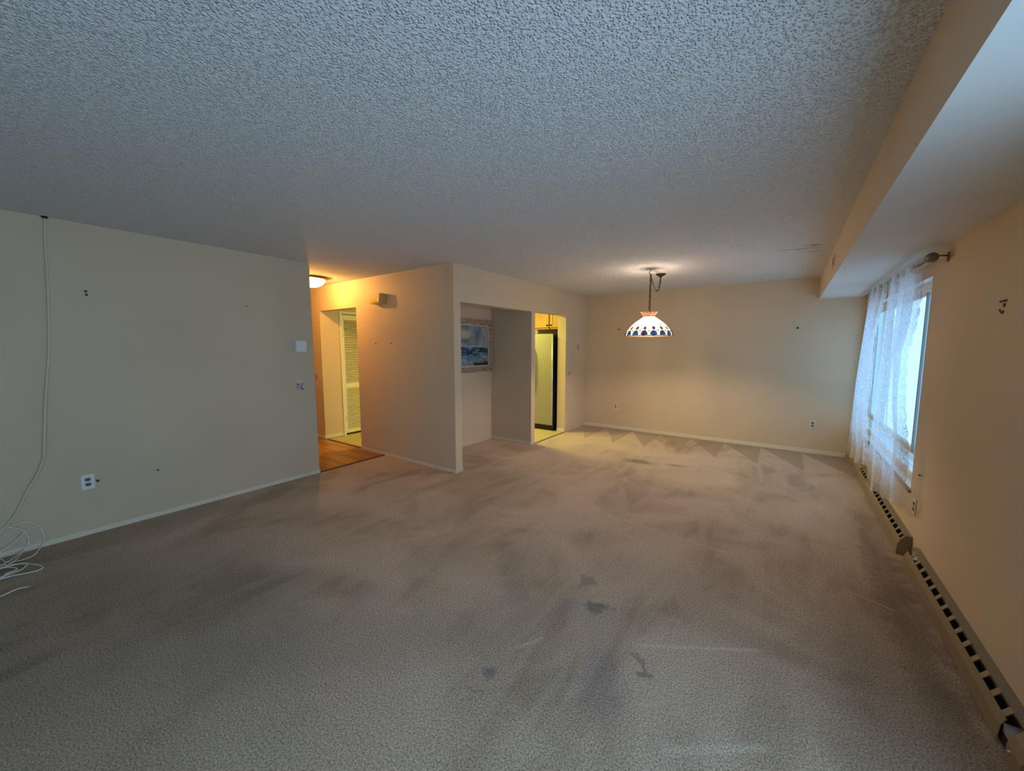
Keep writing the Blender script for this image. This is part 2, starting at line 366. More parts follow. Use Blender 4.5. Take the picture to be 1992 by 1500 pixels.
# ------------------------------------------------------------------ mesh helpers
class MB:
    def __init__(s): s.v = []; s.f = []
    def add(s, vs, fs):
        k = len(s.v); s.v += [tuple(x) for x in vs]; s.f += [tuple(i+k for i in q) for q in fs]; return s
    def box(s, a, b):
        x0, y0, z0 = a; x1, y1, z1 = b
        return s.add([(x0,y0,z0),(x1,y0,z0),(x1,y1,z0),(x0,y1,z0),(x0,y0,z1),(x1,y0,z1),(x1,y1,z1),(x0,y1,z1)],
                     [(0,3,2,1),(4,5,6,7),(0,1,5,4),(1,2,6,5),(2,3,7,6),(3,0,4,7)])
    def prism(s, pts, axis, a, b):
        """polygon pts (2D) extruded along axis from a to b"""
        n = len(pts)
        def P(p, w):
            q = [0, 0, 0]; o = [i for i in range(3) if i != axis]; q[o[0]], q[o[1]] = p; q[axis] = w; return q
        return s.add([P(p, a) for p in pts] + [P(p, b) for p in pts],
                     [tuple(range(n))[::-1], tuple(range(n, 2*n))] + [(i, (i+1) % n, n+(i+1) % n, n+i) for i in range(n)])
    def lathe(s, prof, c=(0,0,0), n=24, axis=2, closed=False):
        k = len(prof); vs = []; fs = []
        for j in range(n):
            a = 2*PI*j/n
            for (rr, h) in prof:
                p = [rr*math.cos(a), rr*math.sin(a), h]
                if axis == 0: p = [p[2], p[0], p[1]]
                elif axis == 1: p = [p[0], p[2], p[1]]
                vs.append((c[0]+p[0], c[1]+p[1], c[2]+p[2]))
        for j in range(n):
            for i in range(k-1):
                fs.append((j*k+i, ((j+1) % n)*k+i, ((j+1) % n)*k+i+1, j*k+i+1))
        if closed:
            fs.append(tuple(j*k for j in range(n))); fs.append(tuple(j*k+k-1 for j in range(n))[::-1])
        return s.add(vs, fs)
    def tube(s, pts, rad, n=8, closed=False):
        pts = [Vector(p) for p in pts]; m = len(pts); vs = []; fs = []
        prev = None
        for i, p in enumerate(pts):
            if closed: d = pts[(i+1) % m]-pts[i-1]
            else: d = pts[min(i+1, m-1)]-pts[max(i-1, 0)]
            d.normalize()
            if prev is None:
                a = Vector((0, 0, 1)) if abs(d.z) < 0.9 else Vector((1, 0, 0))
                x = d.cross(a).normalized()
            else:
                x = (prev - d*prev.dot(d)).normalized()
            prev = x; y = d.cross(x)
            rr = rad[i] if isinstance(rad, (list, tuple)) else rad
            for j in range(n):
                a = 2*PI*j/n; vs.append(tuple(p + x*(rr*math.cos(a)) + y*(rr*math.sin(a))))
        for i in range(m if closed else m-1):
            i2 = (i+1) % m
            for j in range(n):
                fs.append((i*n+j, i*n+(j+1) % n, i2*n+(j+1) % n, i2*n+j))
        if not closed:
            fs.append(tuple(range(n))[::-1]); fs.append(tuple((m-1)*n+j for j in range(n)))
        return s.add(vs, fs)
    def slab(s, axis, a, b, U, V, holes):
        """wall with rectangular holes; axis = thickness axis; U,V spans of the two other axes (ascending index)"""
        us = sorted({U[0], U[1], *[h[i] for h in holes for i in (0, 1)]}); us = [x for x in us if U[0] <= x <= U[1]]
        vs_ = sorted({V[0], V[1], *[h[i] for h in holes for i in (2, 3)]}); vs_ = [x for x in vs_ if V[0] <= x <= V[1]]
        def solid(i, j):
            if i < 0 or j < 0 or i >= len(us)-1 or j >= len(vs_)-1: return False
            cu, cv = (us[i]+us[i+1])/2, (vs_[j]+vs_[j+1])/2
            return not any(h[0] < cu < h[1] and h[2] < cv < h[3] for h in holes)
        o = [i for i in range(3) if i != axis]
        def P(uu, vv, w):
            q = [0, 0, 0]; q[o[0]] = uu; q[o[1]] = vv; q[axis] = w; return q
        for i in range(len(us)-1):
            for j in range(len(vs_)-1):
                if not solid(i, j): continue
                u0, u1, v0, v1 = us[i], us[i+1], vs_[j], vs_[j+1]
                for w in (a, b): s.add([P(u0,v0,w),P(u1,v0,w),P(u1,v1,w),P(u0,v1,w)], [(0,1,2,3)])
                for (di, dj, e) in ((-1,0,((u0,v0),(u0,v1))),(1,0,((u1,v0),(u1,v1))),(0,-1,((u0,v0),(u1,v0))),(0,1,((u0,v1),(u1,v1)))):
                    if not solid(i+di, j+dj):
                        s.add([P(*e[0],a),P(*e[1],a),P(*e[1],b),P(*e[0],b)], [(0,1,2,3)])
        return s
    def build(s, name, m, parent=None, loc=(0,0,0), smooth=False, bevel=0.0, merge=True, rotz=0):
        me = bpy.data.meshes.new(name); me.from_pydata(s.v, [], s.f)
        bm = bmesh.new(); bm.from_mesh(me)
        if merge: bmesh.ops.remove_doubles(bm, verts=bm.verts, dist=1e-5)
        bmesh.ops.recalc_face_normals(bm, faces=bm.faces)
        if bevel:
            es = [e for e in bm.edges if len(e.link_faces) == 2 and e.calc_face_angle(0) > 0.6]
            bmesh.ops.bevel(bm, geom=es, offset=bevel, segments=2, affect='EDGES', clamp_overlap=True)
        bm.to_mesh(me); bm.free()
        if smooth:
            for p in me.polygons: p.use_smooth = True
        if m: me.materials.append(m)
        o = bpy.data.objects.new(name, me); C.objects.link(o)
        o.location = loc; o.rotation_euler[2] = rotz
        if parent: o.parent = parent
        return o
def struct(o, label=None):
    o['kind'] = 'structure'
    if label: o['label'] = label
    return o
def tag(o, label, cat, group=None):
    o['label'] = label; o['category'] = cat
    if group: o['group'] = group
    return o
def thing(name, label, cat, loc=(0,0,0), rotz=0, group=None):
    o = bpy.data.objects.new(name, None); C.objects.link(o); o.empty_display_size = 0.1
    o.location = loc; o.rotation_euler[2] = rotz
    return tag(o, label, cat, group)
def copy_tree(o, loc, label, rotz=None):
    c = o.copy(); C.objects.link(c); c.location = loc; c['label'] = label
    if rotz is not None: c.rotation_euler[2] = rotz
    for ch in list(o.children):
        k = ch.copy(); C.objects.link(k); k.parent = c
        for gch in ch.children:
            q = gch.copy(); C.objects.link(q); q.parent = k
    return c
def smooth_path(pts, sub=6, closed=False):
    pts = [Vector(p) for p in pts]; m = len(pts); out = []
    rng = range(m if closed else m-1)
    for i in rng:
        if closed: p0, p1, p2, p3 = pts[i-1], pts[i], pts[(i+1) % m], pts[(i+2) % m]
        else: p0, p1, p2, p3 = pts[max(i-1,0)], pts[i], pts[i+1], pts[min(i+2,m-1)]
        for k in range(sub):
            t = k/sub
            out.append(0.5*((2*p1)+(p2-p0)*t+(2*p0-5*p1+4*p2-p3)*t*t+(3*p1-p0-3*p2+p3)*t**3))
    if not closed: out.append(pts[-1])
    return out

# ------------------------------------------------------------------ room shell
XL, XP, XR, YB, YE, YF, H = -4.467, -3.116, 0.80, -3.0, 3.214, 6.753, 2.44
XS, ZS = 0.306, 2.14
carpet = [(XL,YB),(XR,YB),(XR,YF),(XP,YF),(XP,4.955),(XP,4.853),(-3.88,4.853),(-3.88,3.327),(XP,3.327),(XP,YE),(XL,YE)]
struct(MB().prism(carpet, 2, -0.10, 0.0).build('floor', M_carpet), 'worn beige wall-to-wall carpet with stain spots, painted-in shade and vacuum marks')
struct(MB().box((-7.6,-3.1,H),(1.05,6.85,H+0.1)).build('ceiling', M_ceil), 'white popcorn-textured ceiling')
struct(MB().box((XL-0.12,YB,-0.1),(XL,2.29,H)).build('wall_left', M_wall))
struct(MB().box((-7.5,2.17,-0.1),(XL-0.12,2.29,H)).build('wall_hall', M_wall))
struct(MB().box((-7.6,2.17,-0.1),(-7.5,3.327,H)).build('wall_hall_end', M_wall))
struct(MB().slab(1, YE, 3.327, (-7.5,XP), (-0.1,H), [(-6.02,-5.028,-0.2,2.06)]).build('wall_entry', M_wall))
struct(MB().prism([(3.327,H),(YF,H),(YF,-0.1),(5.95,-0.1),(5.95,2.04),(4.955,2.025),(4.955,-0.1),(4.853,-0.1),(4.853,2.02),(3.327,2.015)], 0, XP-0.16, XP).build('wall_partition', M_wall))
struct(MB().box((-3.99,3.327,-0.1),(-3.88,4.955,H)).build('wall_alcove', M_wall))
struct(MB().box((-3.88,4.853,-0.1),(XP-0.16,4.955,H)).build('wall_divider', M_wall))
struct(MB().slab(0, -6.12, -6.02, (3.327,YF), (-0.1,H), [(3.575,4.285,-0.2,2.04)]).build('wall_kitchen', M_wall))
struct(MB().box((-6.75,3.327,-0.1),(-6.70,YF,H)).build('wall_closet', M_wall))
struct(MB().box((-6.75,YF,-0.1),(XR+0.25,YF+0.1,H)).build('wall_far', M_wall))
struct(MB().box((XL-0.12,YB-0.1,-0.1),(XR+0.25,YB,H)).build('wall_back', M_wall))
WY0, WY1, WZ0, WZ1 = 3.955, 6.66, 0.44, 1.99
DY0, DY1, DZ1 = -1.35, 1.40, 2.04
struct(MB().slab(0, XR, XR+0.25, (YB,YF), (-0.1,H), [(WY0,WY1,WZ0,WZ1),(DY0,DY1,0.0,DZ1)]).build('wall_right', M_wall_r))
sof = MB().box((XS,YB,ZS),(XR,YF,H)).build('ceiling_soffit', M_soffit)
sof.data.materials.append(wall_paint('soffit_underside_paint', (0.70, 0.69, 0.67)))
for p in sof.data.polygons:
    if p.normal.z < -0.5: p.material_index = 1
struct(sof, 'boxed cream soffit running along the window wall')

# baseboards
def base(name, a, b, side):
    return struct(MB().box(a, b).build(name, M_trim, bevel=0.004))
base('baseboard_left', (XL,YB,0),(XL+0.012,2.295,0.042), 0)
base('baseboard_entry', (-5.03,YE-0.012,0),(XP,YE,0.042), 0)
base('baseboard_hall', (-7.5,YE-0.012,0.008),(-6.02,YE,0.07), 0)
base('baseboard_kitchen', (-6.02,YE-0.012,0.008),(-6.006,3.52,0.07), 0)
base('baseboard_far', (XP,YF-0.012,0),(0.725,YF,0.06), 0)
base('baseboard_alcove', (-3.88,4.841,0),(XP,4.853,0.05), 0)
base('baseboard_opening', (XP-0.16,3.327,0),(XP+0.004,3.339,0.055), 0)
base('baseboard_jamb', (XP-0.16,5.938,0.0),(XP-0.002,5.95,0.06), 0)

# hall floor: oak planks, each its own piece
hall = struct(MB().box((-7.5,2.29,-0.1),(XL,YE,-0.004)).build('floor_hall', M_thresh), 'honey oak plank floor of the hall')
nrow = 12; pw = (YE-2.29)/nrow
pid = 0
for i in range(nrow):
    y0 = 2.29 + i*pw
    x = -7.5
    first = True
    while x < XL-0.05-0.001:
        L = random.uniform(0.35, 0.95)
        if first: L *= random.uniform(0.3, 1)
        first = False
        x1 = min(x+L, XL-0.03)
        if XL-0.03-x1 < 0.12: x1 = XL-0.03
        if x1 > -6.75:
            hw, hl = pw/2-0.0008, (x1-x)/2-0.0008
            MB().box((-hl,-hw,-0.004),(hl,hw,random.uniform(0.0035,0.0055))).build('plank', M_wood, hall, ((x+x1)/2, y0+pw/2, 0))
        else:
            MB().box((x+0.0008,y0+0.0008,-0.004),(x1-0.0008,y0+pw-0.0008,0.0045)).build('plank', M_wood, hall)
        x = x1
struct(MB().prism([(XL-0.03,0),(XL+0.012,0),(XL+0.006,0.010),(XL-0.024,0.010)], 1, 2.296, YE-0.013).build('trim_1', M_thresh), 'dark strip where hall planks meet the carpet')
struct(MB().box((-6.02,YE,-0.1),(-5.03,3.327,0.002)).build('floor_passage', M_vinyl))
struct(MB().prism([(YE-0.002,0),(YE+0.045,0),(YE+0.038,0.011),(YE+0.005,0.011)], 0, -6.006, -5.03).build('trim_2', M_thresh), 'dark wood threshold between hall and kitchen')
struct(MB().prism([(-6.02,3.327),(-3.99,3.327),(-3.99,4.955),(XP,4.955),(XP,5.95),(XP-0.16,5.95),(XP-0.16,YF),(-6.02,YF)], 2, -0.1, 0.0).build('floor_kitchen', M_vinyl), 'speckled tan vinyl kitchen floor')
struct(MB().box((-6.70,3.327,-0.1),(-6.02,YF,-0.002)).build('floor_closet', M_vinyl))
struct(MB().box((XP-0.012,4.957,0),(XP+0.01,5.937,0.006)).build('trim_3', M_thresh), 'thin strip between carpet and kitchen vinyl')

# ------------------------------------------------------------------ louvred closet door
dr = bpy.data.objects.new('door_1', None); C.objects.link(dr); dr.location = (-6.02, 3.575, 0)
dr['kind'] = 'structure'; dr['label'] = 'cream louvred closet door seen through the hall opening'
DW = 0.71
MB().box((-0.045,0.004,0.035),(-0.012,0.042,2.03)).build('stile', M_trimW, dr, bevel=0.002)
MB().box((-0.045,DW-0.042,0.035),(-0.012,DW-0.004,2.03)).build('stile', M_trimW, dr, bevel=0.002)
for nm, z0, z1 in (('bottom_rail',0.035,0.095),('middle_rail',0.805,0.885),('top_rail',1.945,2.03)):
    MB().box((-0.044,0.043,z0),(-0.013,DW-0.043,z1)).build(nm, M_trimW, dr)
sl = MB().prism([(-0.016,0.0085),(0.014,-0.0105),(0.016,-0.0075),(-0.014,0.0115)], 1, 0.043, DW-0.043)
slo = None
def slats(z0, z1, n):
    global slo
    for k in range(n):
        z = z0 + (k+0.5)*(z1-z0)/n
        if slo is None: slo = sl.build('slat', M_trimW, dr, (-0.028,0,z)); continue
        c = slo.copy(); C.objects.link(c); c.parent = dr; c.location = (-0.028,0,z)
slats(0.095, 0.805, 25); slats(0.885, 1.945, 37)
for z in (0.285, 1.69):
    MB().box((-0.012,-0.004,z-0.04),(-0.004,0.012,z+0.04)).build('hinge', M_brass, dr)
tr = struct(MB().prism([(3.532,0.0),(3.574,0.0),(3.574,2.042),(4.286,2.042),(4.286,0.0),(4.328,0.0),(4.328,2.085),(3.532,2.085)], 0, -6.02, -6.006).build('trim_4', M_trimW, bevel=0.003))

# ------------------------------------------------------------------ kitchen: refrigerator and cabinet
fr = thing('refrigerator', 'tall stainless refrigerator with black sides seen through the kitchen doorway', 'refrigerator', (-3.765,5.885,0))
MB().box((-0.44,0.085,0.03),(0.435,0.86,1.735)).build('body', M_blackp, fr, bevel=0.006)
MB().box((-0.43,0.03,0.0),(0.43,0.30,0.03)).build('foot', M_blackp, fr)
MB().box((-0.435,0.04,0.03),(0.435,0.084,0.09)).build('kick_plate', M_blackp, fr, bevel=0.004)
for nm, x0, x1 in (('door',0.04,0.425),('door',-0.435,0.035)):
    d = MB().box((x0,0.006,0.10),(x1,0.02,1.725)).build(nm, M_steel, fr, bevel=0.003)
    MB().box((x0,0.02,0.095),(x1+0.003,0.082,1.73)).build('door_edge', M_blackp, d)
    MB().tube([(x1-0.006,0.012,0.11),(x1-0.006,0.012,1.715)], 0.011, 10).build('edge_trim', M_steel_edge, d, smooth=True)
    hx = x0+0.012 if x0 > 0 else x1-0.03
    MB().tube(smooth_path([(hx,0.006,0.75),(hx,-0.035,0.80),(hx,-0.045,1.1),(hx,-0.035,1.40),(hx,0.006,1.45)]), 0.012, 10).build('handle', M_steel_edge, d, smooth=True)
cb = thing('wall_cabinet', 'maple two-door wall cabinet above the refrigerator', 'cabinet', (-3.735,6.45,1.835))
MB().box((-0.455,0.022,0.0),(0.455,0.30,0.60)).build('body', M_maple, cb)
for s in (-1, 1):
    x0, x1 = (0.012, 0.448) if s > 0 else (-0.448, -0.012)
    d = MB().box((x0,0.004,0.03),(x1,0.021,0.585)).build('door', M_maple, cb, bevel=0.003)
    MB().box((x0,-0.006,0.03),(x0+0.06,0.0035,0.585)).build('door_stile', M_maple, d, bevel=0.002)
    MB().box((x1-0.06,-0.006,0.03),(x1,0.0035,0.585)).build('door_stile', M_maple, d, bevel=0.002)
    MB().box((x0+0.061,-0.006,0.03),(x1-0.061,0.0035,0.09)).build('door_rail', M_maple, d, bevel=0.002)
    MB().box((x0+0.061,-0.006,0.525),(x1-0.061,0.0035,0.585)).build('door_rail', M_maple, d, bevel=0.002)
    kx = x0+0.03 if s > 0 else x1-0.03
    MB().lathe([(0.0001,-0.034),(0.012,-0.033),(0.016,-0.026),(0.013,-0.019),(0.006,-0.015),(0.006,-0.006)], (kx,0,0.075), 14, 1).build('knob', M_dark, d, smooth=True)
MB().box((-0.011,0.010,0.0),(0.011,0.0215,0.60)).build('centre_gap', M_cabline, cb)

# ------------------------------------------------------------------ hall ceiling light
hl = thing('hall_ceiling_light', 'glowing frosted dome ceiling light in the hall', 'ceiling light', (-5.33,2.765,H))
MB().lathe([(0.0,-0.001),(0.19,-0.001),(0.195,-0.014),(0.185,-0.024),(0.168,-0.028),(0.0,-0.028)], (0,0,0), 40).build('base', M_bronze, hl, smooth=False)
MB().lathe([(0.0001,-0.130),(0.04,-0.128),(0.08,-0.117),(0.12,-0.094),(0.15,-0.062),(0.165,-0.030)], (0,0,0), 40).build('glass_dome', M_hall_glass, hl, smooth=True)
MB().lathe([(0.0001,-0.098),(0.018,-0.094),(0.028,-0.080),(0.028,-0.066),(0.016,-0.046),(0.013,-0.029)], (0,0,0), 14).build('bulb', M_bulb2, hl, smooth=True)

# ------------------------------------------------------------------ wall fittings
ch = thing('door_chime', 'boxy yellowed plastic door chime high on the hall-facing wall', 'door chime', (-4.455,YE,2.13))
MB().prism([(-0.112,0),(0.112,0),(0.112,-0.075),(0.105,-0.085),(-0.105,-0.085),(-0.112,-0.075)], 2, -0.065, 0.065).build('case', M_yellowed, ch, bevel=0.004)
MB().box((-0.102,-0.089,-0.055),(0.098,-0.0845,0.055)).build('front_panel', M_yellowed, ch, bevel=0.003)
MB().box((0.045,-0.094,-0.05),(0.095,-0.0885,-0.012)).build('badge', M_ivory, ch, bevel=0.002)

th = thing('thermostat', 'plain white square thermostat on the left wall near its end', 'thermostat', (XL,2.142,1.503))
MB().box((0,-0.06,-0.062),(0.006,0.06,0.062)).build('back_plate', M_white, th)
MB().box((0.006,-0.058,-0.060),(0.034,0.058,0.060)).build('cover', M_white, th, bevel=0.006)

def switch(name, label, loc, axis, mplate):
    """axis 'x': faces +X, 'y': faces -Y"""
    t = thing(name, label, 'light switch', loc, 0 if axis == 'x' else -PI/2, 'light switches with printed plates')
    MB().box((0,-0.036,-0.057),(0.006,0.036,0.057)).build('plate', mplate, t, bevel=0.0025)
    MB().prism([(0.006,-0.006),(0.016,0.004),(0.016,0.010),(0.006,0.010)], 1, -0.005, 0.005).build('toggle', M_white, t)
    for z in (-0.03, 0.03):
        MB().lathe([(0.0001,0.0075),(0.003,0.0072),(0.0035,0.006)], (0,0,z), 10, 0).build('screw', M_metal, t)
    return t
switch('light_switch', 'red flower printed switch plate below the white thermostat', (XL,2.118,1.066), 'x', M_floral)
switch('light_switch', 'red printed switch plate beside the hall opening, half hidden by the left wall', (-6.215,YE,1.05), 'y', M_floral)
switch('light_switch', 'small printed switch plate right of the kitchen doorway', (XP,6.09,1.052), 'x', M_floral)

def outlet(label, loc, rotz, plate):
    t = thing('wall_outlet', label, 'outlet', loc, rotz, 'duplex wall outlets')
    MB().box((0,-0.036,-0.058),(0.006,0.036,0.058)).build('plate', plate, t, bevel=0.0025)
    for z in (-0.02, 0.02):
        pts = []
        for k in range(20):
            a = 2*PI*k/20; pts.append((0.0172*math.cos(a), max(-0.0135, min(0.0135, 0.0172*math.sin(a)))+z))
        s_ = MB().prism(pts, 0, 0.006, 0.0085).build('socket', mat('socket_face', (0.16,0.15,0.125), 0.5) if 'socket_face' not in bpy.data.materials else bpy.data.materials['socket_face'], t)
        MB().box((0.0085,-0.0085,z-0.001),(0.0092,-0.006,z+0.008)).build('slot', M_black, s_)
        MB().box((0.0085,0.006,z-0.001),(0.0092,0.0085,z+0.007)).build('slot', M_black, s_)
        MB().lathe([(0.0001,0.0092),(0.0025,0.0092),(0.0025,0.0085)], (0,0,z-0.0075), 8, 0).build('slot', M_black, s_)
    MB().lathe([(0.0001,0.0075),(0.003,0.0072),(0.0035,0.006)], (0,0,0), 10, 0).build('screw', M_metal, t)
    return t
outlet('bright white duplex outlet low on the left wall', (XL,0.444,0.427), 0, M_white)
outlet('ivory duplex outlet on the far wall near the corner with the kitchen partition', (-2.497,YF,0.42), -PI/2, M_ivory)
outlet('ivory duplex outlet on the far wall close to the curtained window', (0.343,YF,0.414), -PI/2, M_ivory)
outlet('ivory duplex outlet on the right wall above the heaters', (XR,3.805,0.362), PI, M_ivory)

ic = thing('dimmer_plate', 'narrow white wall plate with a dark slot between kitchen doorway and far corner', 'wall plate', (XP,6.365,1.497))
MB().box((0,-0.05,-0.085),(0.005,0.05,0.085)).build('plate', M_ivory, ic, bevel=0.002)
MB().box((0.005,-0.026,-0.06),(0.022,0.026,0.06)).build('body', M_ivory, ic, bevel=0.003)
MB().box((0.022,0.002,-0.052),(0.0235,0.022,0.052)).build('slot', M_black, ic)

vt = thing('air_vent', 'small rectangular vent with a dark slot on the soffit face', 'vent', (XS,4.76,2.292))
MB().box((-0.006,-0.13,-0.055),(0,0.13,0.055)).build('plate', M_soffit, vt, bevel=0.002)
MB().box((-0.0075,-0.035,-0.040),(-0.006,0.03,0.036)).build('slot', M_black, vt)

# nails and anchors left in the walls: (name,label,cat,pos,axis)
def nail(label, loc, axis, rad=0.007, ln=0.012):
    d = {'x': 0, 'y': 1}[axis[1]]; sg = 1 if axis[0] == '+' else -1
    o = MB().lathe([(0.0001,sg*ln),(rad,sg*ln),(rad*1.1,sg*ln*0.7),(rad*0.45,sg*ln*0.6),(rad*0.45,0)], (0,0,0), 10, d).build('nail', M_dark, None, loc, smooth=False)
    tag(o, label, 'nail', 'picture nails left in the walls')
nail('upper of two dark nails side by side high on the left wall', (XL,0.544,1.925), '+x', 0.008)
nail('lower of two dark nails side by side high on the left wall', (XL,0.546,1.898), '+x', 0.008)
nail('single small nail high on the middle of the left wall', (XL,1.636,1.903), '+x', 0.005)
nail('dark nail right beside the white outlet on the left wall', (XL,0.497,0.422), '+x', 0.009)
nail('lone nail low on the left wall right of the outlet', (XL,0.862,0.414), '+x', 0.007)
nail('left small nail below the door chime', (-4.582,YE,1.545), '-y', 0.007)
nail('right small nail below the door chime', (-4.249,YE,1.543), '-y', 0.007)
nail('tiny nail on the far wall left of the pendant shade', (-2.477,YF,1.807), '-y', 0.012)
nail('tiny nail on the far wall toward the window', (0.099,YF,1.758), '-y', 0.012)
nail('small dark nail on the right wall above the outlet', (XR,3.74,0.608), '-x', 0.007)
an = thing('wall_anchor', 'torn wall anchor with dark slot and holes on the right wall', 'wall anchor', (XR,2.787,1.682))
MB().box((-0.004,-0.035,0.016),(0,0.035,0.024)).build('slot', M_black, an)
MB().lathe([(0.0001,-0.004),(0.009,-0.003),(0.010,0)], (0,-0.012,0.0), 10, 0).build('hole', M_dark, an)
MB().tube([(-0.002,0.03,-0.018),(-0.002,0.012,-0.030),(-0.002,-0.004,-0.036),(-0.002,-0.014,-0.026)], 0.004, 6).build('torn_paper', M_bronze, an)

# scratch and painted wire on the left wall
o = MB().tube([(XL+0.002,0.478,0.366),(XL+0.003,0.478,0.2),(XL+0.002,0.474,0.03)], 0.003, 6).build('painted_wire', M_cable_p)
tag(o, 'thin painted-over wire running from the white outlet down to the baseboard', 'wire')

# ------------------------------------------------------------------ cables
cp = [(0.379,2.436,0.005),(0.367,2.225,0.006),(0.360,2.041,0.009),(0.354,1.906,0.012),(0.329,1.517,0.022),(0.298,1.247,0.034),(0.275,1.046,0.043),(0.245,0.728,0.048),(0.238,0.667,0.047),(0.198,0.548,0.043),(0.147,0.45,0.040),(0.088,0.307,0.034),(0.021,0.202,0.03),(-0.06,0.11,0.03),(-0.16,0.03,0.05),(-0.28,0.011,0.10)]
# offset from the wall shifts the strand toward the camera, so slide it along the same line of sight height
hc = thing('hanging_cable', 'thin cable hanging from a ceiling hole down the left wall', 'cable', (XL,0,0))
k = lambda d: (abs(XL)-d)/abs(XL)
pts = [(d, y*k(d), 1.4904+(z-1.4904)*k(d)) for (y, z, d) in cp]
MB().tube(smooth_path(pts, 5), 0.0068, 8).build('cord', M_cable_p, hc, smooth=True)
MB().lathe([(0.0001,-0.006),(0.012,-0.012),(0.018,-0.003),(0.019,0.0)], (0.012,0.379,H), 12).build('ceiling_hole', M_black, hc)

cc = thing('coaxial_cable_coil', 'loose coil of white coaxial cable on the carpet at the left wall', 'cable', (0,0,0))
A = [(-4.407,-0.011,0.014),(-4.308,0.012,0.014),(-4.268,0.05,0.016),(-4.26,0.089,0.016),(-4.299,0.135,0.014),(-4.41,0.17,0.02),(-4.44,0.191,0.045),(-4.442,0.193,0.098),(-4.444,0.183,0.155),(-4.446,0.158,0.198),(-4.447,0.126,0.222),(-4.447,0.096,0.229),(-4.446,0.06,0.225),(-4.445,0.032,0.215),(-4.44,0.005,0.199),(-4.43,-0.10,0.15),(-4.44,-0.15,0.08),(-4.44,-0.09,0.02)]
B = [(-4.267,-0.015,0.014),(-4.283,0.011,0.02),(-4.305,0.033,0.022),(-4.379,0.068,0.02),(-4.438,0.099,0.03),(-4.442,0.116,0.064),(-4.442,0.122,0.104),(-4.442,0.114,0.145),(-4.442,0.102,0.168),(-4.442,0.079,0.192),(-4.44,0.04,0.216),(-4.436,0.006,0.212),(-4.40,-0.12,0.13),(-4.34,-0.16,0.03),(-4.28,-0.09,0.014)]
B2 = [(-4.20,-0.14,0.014),(-4.225,-0.016,0.014),(-4.235,0.018,0.018),(-4.28,0.055,0.024),(-4.407,0.088,0.02),(-4.436,0.107,0.03),(-4.436,0.122,0.071),(-4.434,0.12,0.119),(-4.432,0.109,0.152),(-4.43,0.088,0.132),(-4.43,0.061,0.106),(-4.43,0.03,0.083),(-4.42,-0.06,0.03)]
Cc = [(-4.28,-0.014,0.014),(-4.251,0.015,0.014),(-4.212,0.053,0.014),(-4.173,0.085,0.014),(-4.126,0.114,0.014),(-4.073,0.138,0.014),(-4.014,0.153,0.014),(-3.984,0.148,0.014),(-3.971,0.126,0.014),(-3.987,0.076,0.014),(-4.014,0.028,0.014),(-4.019,-0.021,0.014),(-4.05,-0.12,0.014),(-4.17,-0.15,0.014),(-4.26,-0.09,0.014)]
D2 = [(-4.156,0.092,0.022),(-4.095,0.081,0.016),(-4.06,0.054,0.018),(-4.036,0.016,0.022),(-4.035,-0.02,0.022),(-4.07,-0.13,0.02),(-4.17,-0.10,0.022),(-4.19,0.0,0.024)]
S_ = [(-4.22,-0.10,0.018),(-4.201,-0.016,0.018),(-4.191,0.009,0.018),(-4.157,0.033,0.018),(-4.125,0.047,0.018),(-4.093,0.048,0.018),(-4.059,0.029,0.026),(-4.036,0.004,0.03),(-4.002,-0.021,0.022),(-3.99,-0.12,0.014)]
for pts, cl in ((A,True),(B,True),(B2,False),(Cc,True),(D2,True),(S_,False)):
    MB().tube(smooth_path(pts, 6, cl), 0.0042, 8, cl).build('loop', M_cable, cc, smooth=True)
ce = thing('coaxial_cable_end', 'straight loose end of white cable with metal tip on the carpet', 'cable', (0,0,0))
MB().tube(smooth_path([(-3.73,-0.2,0.008),(-3.742,-0.09,0.008),(-3.748,-0.027,0.008),(-3.765,0.007,0.008),(-3.779,0.038,0.008),(-3.767,0.065,0.009),(-3.752,0.078,0.010)], 5), 0.0044, 8).build('cord', M_cable, ce, smooth=True)
MB().tube([(-3.751,0.0785,0.010),(-3.742,0.093,0.010)], 0.0045, 8).build('connector', M_metal, ce)

# ------------------------------------------------------------------ framed seascape in the alcove
pc = thing('framed_painting', 'framed seascape painting with dark blue waves hanging in the alcove', 'painting', (-3.88,4.365,1.5115))
fy0, fy1, fz0, fz1 = -0.475, 0.475, -0.395, 0.395
def rail(name, pts4, m):
    a, b, c_, d_ = pts4
    return MB().add([(0.002,*a),(0.002,*b),(0.002,*c_),(0.002,*d_),(0.045,*a),(0.045,*b),(0.028,*c_),(0.028,*d_)],
                    [(0,1,2,3),(4,5,6,7),(0,1,5,4),(1,2,6,5),(2,3,7,6),(3,0,4,7)]).build(name, m, pc, bevel=0.003)
w = 0.075
rail('top_rail', [(fy0,fz1),(fy1,fz1),(fy1-w,fz1-w),(fy0+w,fz1-w)], M_gold)
rail('bottom_rail', [(fy1,fz0),(fy0,fz0),(fy0+w,fz0+w),(fy1-w,fz0+w)], M_gold)
rail('side_rail', [(fy1,fz1),(fy1,fz0),(fy1-w,fz0+w),(fy1-w,fz1-w)], M_gold)
rail('side_rail', [(fy0,fz0),(fy0,fz1),(fy0+w,fz1-w),(fy0+w,fz0+w)], M_gold)
lw = 0.022
MB().slab(0, 0.004, 0.022, (fy0+w,fy1-w), (fz0+w,fz1-w), [(fy0+w+lw,fy1-w-lw,fz0+w+lw,fz1-w-lw)]).build('liner', M_liner, pc)
MB().box((0.004,fy0+w+lw,fz0+w+lw),(0.012,fy1-w-lw,fz1-w-lw)).build('canvas', M_sea, pc)

